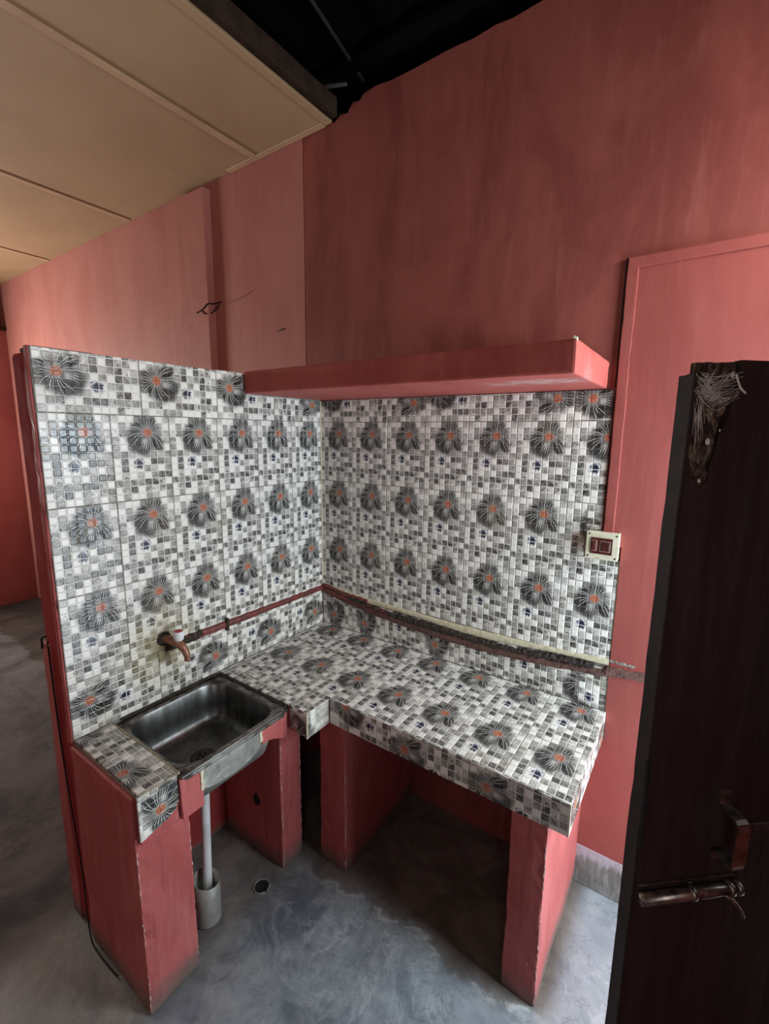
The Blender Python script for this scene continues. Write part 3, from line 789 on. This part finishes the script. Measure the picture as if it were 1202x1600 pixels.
# ================================================================ TAP AND PIPES
tp = thing('water_tap', 'small brown tap with white and red knob above the sink', 'tap')
tube('tap_body', smooth_path([(.0, -.876, .992), (.03, -.868, .992), (.055, -.858, .985), (.078, -.848, .966), (.089, -.842, .94), (.091, -.841, .918)], 5), [.0155]*6+[.0165]*5+[.015]*5+[.0125]*5+[.0115]*5, M['brass'], tp, 14)
lathe('flange', [(.027, 0), (.027, .003), (.02, .007), (.016, .008)], (.0, -.876, .992), M['crust'], tp, 20, Vector((1, 0, 0)))
lathe('spindle', [(.008, 0), (.008, .02)], (.062, -.855, .985), M['brass'], tp, 12)
kn = lathe('knob', [(.0135, 0), (.0165, .003), (.0195, .018), (.0205, .031), (.0185, .036)], (.064, -.854, .995), M['whitep'], tp, 24)
lathe('knob_cap', [(.0160, 0), (.0150, .002)], (.064, -.854, 1.0305), M['redp'], kn, 24)

def ridge(name, frame, xs, ztop, zbot, out, mat, parent, jit=.002, seed=1, sub=5):
    """irregular half-round band following a line on the wall"""
    rnd = random.Random(seed); bm = bmesh.new(); rows = []
    o_, r_, u_, n_ = [Vector(q) for q in FR[frame]]
    for x_ in xs:
        a, b = ztop(x_)+rnd.uniform(-jit, jit), zbot(x_)+rnd.uniform(-jit, jit); row = []
        for k in range(sub+1):
            t = k/sub; z_ = b+(a-b)*t
            d = out*math.sin(math.pi*t)**.6+(rnd.uniform(-.35, .35)*jit if 0 < k < sub else -.003)
            row.append(bm.verts.new(o_+r_*x_+u_*z_+n_*d))
        rows.append(row)
    for i in range(len(rows)-1):
        for k in range(sub): bm.faces.new((rows[i][k], rows[i+1][k], rows[i+1][k+1], rows[i][k+1]))
    bm.faces.new(rows[0]); bm.faces.new(rows[-1][::-1])
    for i in range(len(rows)-1): bm.faces.new((rows[i][0], rows[i][sub], rows[i+1][sub], rows[i+1][0]))
    return link(name, bm, mat, parent, False)
def frange(a, b, n): return [a+(b-a)*i/n for i in range(n+1)]
def q3(p):
    (x0, y0), (x1, y1), (x2, y2) = p
    return lambda x: y0*(x-x1)*(x-x2)/((x0-x1)*(x0-x2))+y1*(x-x0)*(x-x2)/((x1-x0)*(x1-x2))+y2*(x-x0)*(x-x1)/((x2-x0)*(x2-x1))
wpipe = thing('water_pipe', 'reddish pipe chased along both tiled walls above the counter', 'pipe')
zt = q3([(0, .974), (.74, .934), (1.45, .962)]); zb = q3([(0, .926), (.74, .850), (1.45, .905)])
ridge('pipe', 'L', frange(-.86, -.004, 60), lambda x: .968+.004*abs(x)/.6, lambda x: .936+.0*x, .011, M['redpipe'], wpipe, .0016, 3)
ridge('grimy_end', 'L', frange(-.872, -.72, 14), lambda x: .976, lambda x: .934, .012, M['crust'], wpipe, .003, 4)
bm = bmesh.new(); add_box(bm, (-.002, -.609, .928), (.016, -.597, .984), .003); link('clip', bm, M['crust'], wpipe)
ridge('pipe', 'B', frange(.004, 2.09, 130), lambda x: zt(min(x, 1.5))-.014-(.018 if .1 < x < 1.38 else 0), lambda x: zb(min(x, 1.5)), .013, M['brownband'], wpipe, .003, 5)
ridge('pipe_red_paint', 'B', frange(.003, .42, 36), lambda x: zt(x)-.022, lambda x: zb(x)+.016, .016, M['redpipe'], wpipe, .0015, 6).name = 'pipe_paint'  # red paint on the pipe towards the corner
ridge('filler_strip', 'B', frange(.09, 1.388, 110), lambda x: zt(x)+.012, lambda x: zt(x)-.020-.006*math.sin(x*9), .005, M['cream'], wpipe, .0016, 7)
ridge('grease_crust', 'B', frange(.18, 1.34, 130), lambda x: zt(x)-.020+.006*math.sin(x*11), lambda x: zt(x)-.040-.014*math.exp(-((x-.78)/.3)**2), .0175, M['crust'], wpipe, .005, 8)
ridge('grease_crust', 'B', frange(1.39, 1.47, 12), lambda x: .968, lambda x: .953, .006, M['grout'], wpipe, .003, 9).name = 'filler_strip'
ridge('red_run', 'B', frange(.004, .30, 26), lambda x: zt(x)+.003, lambda x: zt(x)-.02, .010, M['redpipe'], wpipe, .002, 10).name = 'pipe_paint'

# ================================================================ SWITCH BOX
sb = thing('switch_box', 'ivory wall box with maroon switch and socket at the edge of the tiles', 'socket')
box('back_box', (1.283, -.028, 1.336), (1.385, -.002, 1.430), M['boxm'], sb, .002)
fp = box('face_plate', (1.2815, -.033, 1.3345), (1.3865, -.028, 1.4315), M['boxm'], sb, .0018, 2)
for (a, b) in ((1.291, 1.3435), (1.378, 1.3435), (1.291, 1.4225), (1.378, 1.4225)):
    lathe('screw', [(.0032, 0), (.003, .001)], (a, -.0331, b), M['screw'], fp, 10, Vector((0, -1, 0)))
pl = box('switch_plate', (1.2985, -.0365, 1.354), (1.3675, -.033, 1.411), M['maroon'], sb, .001)
def frame(name, a0, a1, b0, b1, y, t, mat, parent):
    bm = bmesh.new()
    for lo, hi in (((a0, y-.0008, b0), (a1, y, b0+t)), ((a0, y-.0008, b1-t), (a1, y, b1)), ((a0, y-.0008, b0+t), (a0+t, y, b1-t)), ((a1-t, y-.0008, b0+t), (a1, y, b1-t))): add_box(bm, lo, hi)
    return link(name, bm, mat, parent)
box('rocker', (1.3045, -.0405, 1.366), (1.3165, -.0365, 1.400), M['maroon2'], pl, .001)
frame('rocker_outline', 1.302, 1.3185, 1.3635, 1.4025, -.0365, .0010, M['ivoryline'], pl)
box('socket_face', (1.3305, -.0385, 1.3665), (1.3585, -.0365, 1.3985), M['maroon'], pl, .0008)
frame('socket_outline', 1.3280, 1.3610, 1.364, 1.401, -.0365, .0012, M['ivoryline'], pl)
for (a, b) in ((1.3445, 1.3915), (1.3365, 1.3855), (1.3525, 1.3855), (1.3365, 1.374), (1.3525, 1.374)):
    lathe('pin_hole', [(.0026, 0), (.0024, .0006)], (a, -.0386, b), M['dark'], pl, 8, Vector((0, -1, 0)))
box('knockout', (1.316, -.030, 1.3345), (1.329, -.0333, 1.341), M['ivoryline'], sb)

# ================================================================ DOOR LEAF
# local frame: x runs from the free edge to the hinges, front face at y = 0, viewer at -y
dr = bpy.data.objects.new('door_1', None); C.objects.link(dr); tag(dr, 'open blackened wooden door leaf with rotted top corner', kind=S)
dr.location = (1.580, -1.08, 0); dr.rotation_euler = (0, 0, math.radians(42))
outl = [(.0, .012), (.68, .012), (.68, 1.847), (.0545, 1.849), (.055, 1.826), (.049, 1.80), (.046, 1.78), (.038, 1.762), (.036, 1.745), (.031, 1.725), (.030, 1.707), (.020, 1.700), (.010, 1.706), (.004, 1.73), (.0, 1.74)]
prism('door_panel', outl, 'y', .0, .010, M['door'], dr)
prism('door_core', [(.001, .012), (.679, .012), (.679, 1.845), (.03, 1.845), (.001, 1.832)], 'y', .010, .022, M['door'], dr)
edgem = simple('worn_door_edge', (.026, .018, .017), (.013, .009, .009), 40, .6)
rough_box('door_edge', (-.004, .0005, .012), (.0012, .024, 1.832), edgem, dr, .03, .001, .001, 12)
rough_box('edge_lip', (-.0045, -.003, .25), (.001, .002, .42), M['dark'], dr, .02, .002, .0005, 3)
rough_box('edge_lip', (-.0045, -.003, 1.20), (.001, .002, 1.33), M['dark'], dr, .02, .002, .0005, 4)
bm = bmesh.new(); nx_, nz_ = 18, 60
g_ = []
for i in range(nx_+1):
    col_ = []
    for j in range(nz_+1):
        x_ = -.001+.0570*i/nx_; z_ = 1.698+.147*j/nz_+(.003*i/nx_ if j == nz_ else 0)
        d = .0080-.013*max(0, noise.noise(Vector((x_*85, z_*26, 1.3))))-.007*noise.noise(Vector((x_*220, z_*80, 4)))
        col_.append(bm.verts.new((x_, max(-.0015, d), z_)))
    g_.append(col_)
for i in range(nx_):
    for j in range(nz_): bm.faces.new((g_[i][j], g_[i+1][j], g_[i+1][j+1], g_[i][j+1]))
r = bmesh.ops.extrude_face_region(bm, geom=bm.faces[:])
for v in [q for q in r['geom'] if isinstance(q, bmesh.types.BMVert)]: v.co.y = .0105
tag(link('rotten_wood', bm, M['rotten'], dr), 'crumbling insect-eaten wood at the top corner')
bm = bmesh.new(); rnd = random.Random(5)
for k in range(70):
    a = Vector((rnd.uniform(-.004, .010), -.001-rnd.random()*.004, rnd.uniform(1.805, 1.834)))
    b = Vector((rnd.uniform(.018, .058), -.001-rnd.random()*.004, rnd.uniform(1.80, 1.838)))
    m = (a+b)/2+Vector((0, 0, -rnd.uniform(.001, .016)))
    add_tube(bm, smooth_path([a, m, b], 3), rnd.uniform(.00010, .00036), 3)
for k in range(26):
    a = Vector((rnd.uniform(.0, .012), -.001, rnd.uniform(1.78, 1.815))); b = a+Vector((rnd.uniform(-.004, .008), 0, -rnd.uniform(.01, .04)))
    add_tube(bm, [a, b], .0003, 3)
cob = link('cobweb', bm, M['web'], dr); cob['kind'] = 'stuff'
bm = bmesh.new(); add_tube(bm, smooth_path([(.046, -.004, 1.832), (.049, -.005, 1.824), (.054, -.004, 1.817), (.0615, -.004, 1.811)], 4), .0012, 6); link('splinter', bm, M['web'], dr)
for (x_, z_, r_) in ((.023, 1.755, .0028), (.037, 1.768, .0011), (.044, 1.832, .0022), (.018, 1.708, .0018)):
    bm = bmesh.new(); bmesh.ops.create_icosphere(bm, subdivisions=2, radius=r_)
    for v in bm.verts: v.co = Vector((v.co.x, v.co.y*.6, v.co.z*1.5))*(1+.35*noise.noise(v.co*400))+Vector((x_, -.001, z_))
    link('wood_chip', bm, M['web'], dr)
def ribbon(name, pts, w_, th, mat, parent):
    """flat bar bent in the y-z plane, w_ wide along x"""
    bm = bmesh.new(); rows = []
    for i, (x_, y_, z_) in enumerate(pts):
        a = Vector(pts[max(i-1, 0)]); b = Vector(pts[min(i+1, len(pts)-1)]); t = (b-a).normalized()
        nn = Vector((1, 0, 0)).cross(t).normalized()
        rows.append([bm.verts.new(Vector((x_+sx*w_/2, y_, z_))+nn*sn*th/2) for sx, sn in ((-1, -1), (1, -1), (1, 1), (-1, 1))])
    for i in range(len(rows)-1):
        for k in range(4): bm.faces.new((rows[i][k], rows[i][(k+1) % 4], rows[i+1][(k+1) % 4], rows[i+1][k]))
    bm.faces.new(rows[0]); bm.faces.new(rows[-1][::-1])
    return link(name, bm, mat, parent)
hp = [(.118, -.002, 1.280), (.118, -.002, 1.262), (.118, -.006, 1.2575), (.115, -.032, 1.2575), (.113, -.038, 1.256), (.112, -.0415, 1.250), (.111, -.042, 1.200), (.111, -.040, 1.192), (.112, -.035, 1.188), (.117, -.007, 1.186), (.118, -.002, 1.182), (.118, -.002, 1.168)]
hd = bpy.data.objects.new('pull_handle', None); C.objects.link(hd); hd.parent = dr; tag(hd, 'worn steel pull handle')
ribbon('handle_top', hp[:5], .017, .003, M['steelh'], hd)
ribbon('handle_grip', hp[4:8], .017, .003, M['rust'], hd)
ribbon('handle_foot', hp[7:], .017, .003, M['steelh'], hd)
bo = bpy.data.objects.new('tower_bolt', None); C.objects.link(bo); bo.parent = dr; tag(bo, 'sliding bolt below the handle')
box('bolt_plate', (.001, -.0015, 1.098), (.160, .0, 1.137), M['door'], bo)
tube('bolt_rod', [(.002, -.009, 1.122), (.115, -.009, 1.122), (.153, -.009, 1.124)], [.0085, .0085, .0065], M['steelh'], bo, 14)
tube('bolt_lever', smooth_path([(.128, -.014, 1.119), (.136, -.020, 1.116), (.148, -.024, 1.100), (.153, -.024, 1.090)], 4), .0028, M['steelh'], bo, 8)
for x_ in (.080, .140, .152):
    bm = bmesh.new(); add_tube(bm, [(x_-.003, -.009, 1.123), (x_+.003, -.009, 1.123)], .0105, 14); link('bolt_collar', bm, M['steelh'], bo, True)
lathe('bolt_screw', [(.0035, 0), (.003, .0015)], (.084, -.0016, 1.131), M['steelh'], bo, 10, Vector((0, -1, 0)))
box('plate_rim', (.002, -.003, 1.1365), (.158, -.0003, 1.1385), M['steelh'], bo)
box('thin_strip', (.158, -.003, 1.206), (.62, .0, 1.219), M['steelh'], dr, .001)  # thin steel-coloured strip running along the leaf
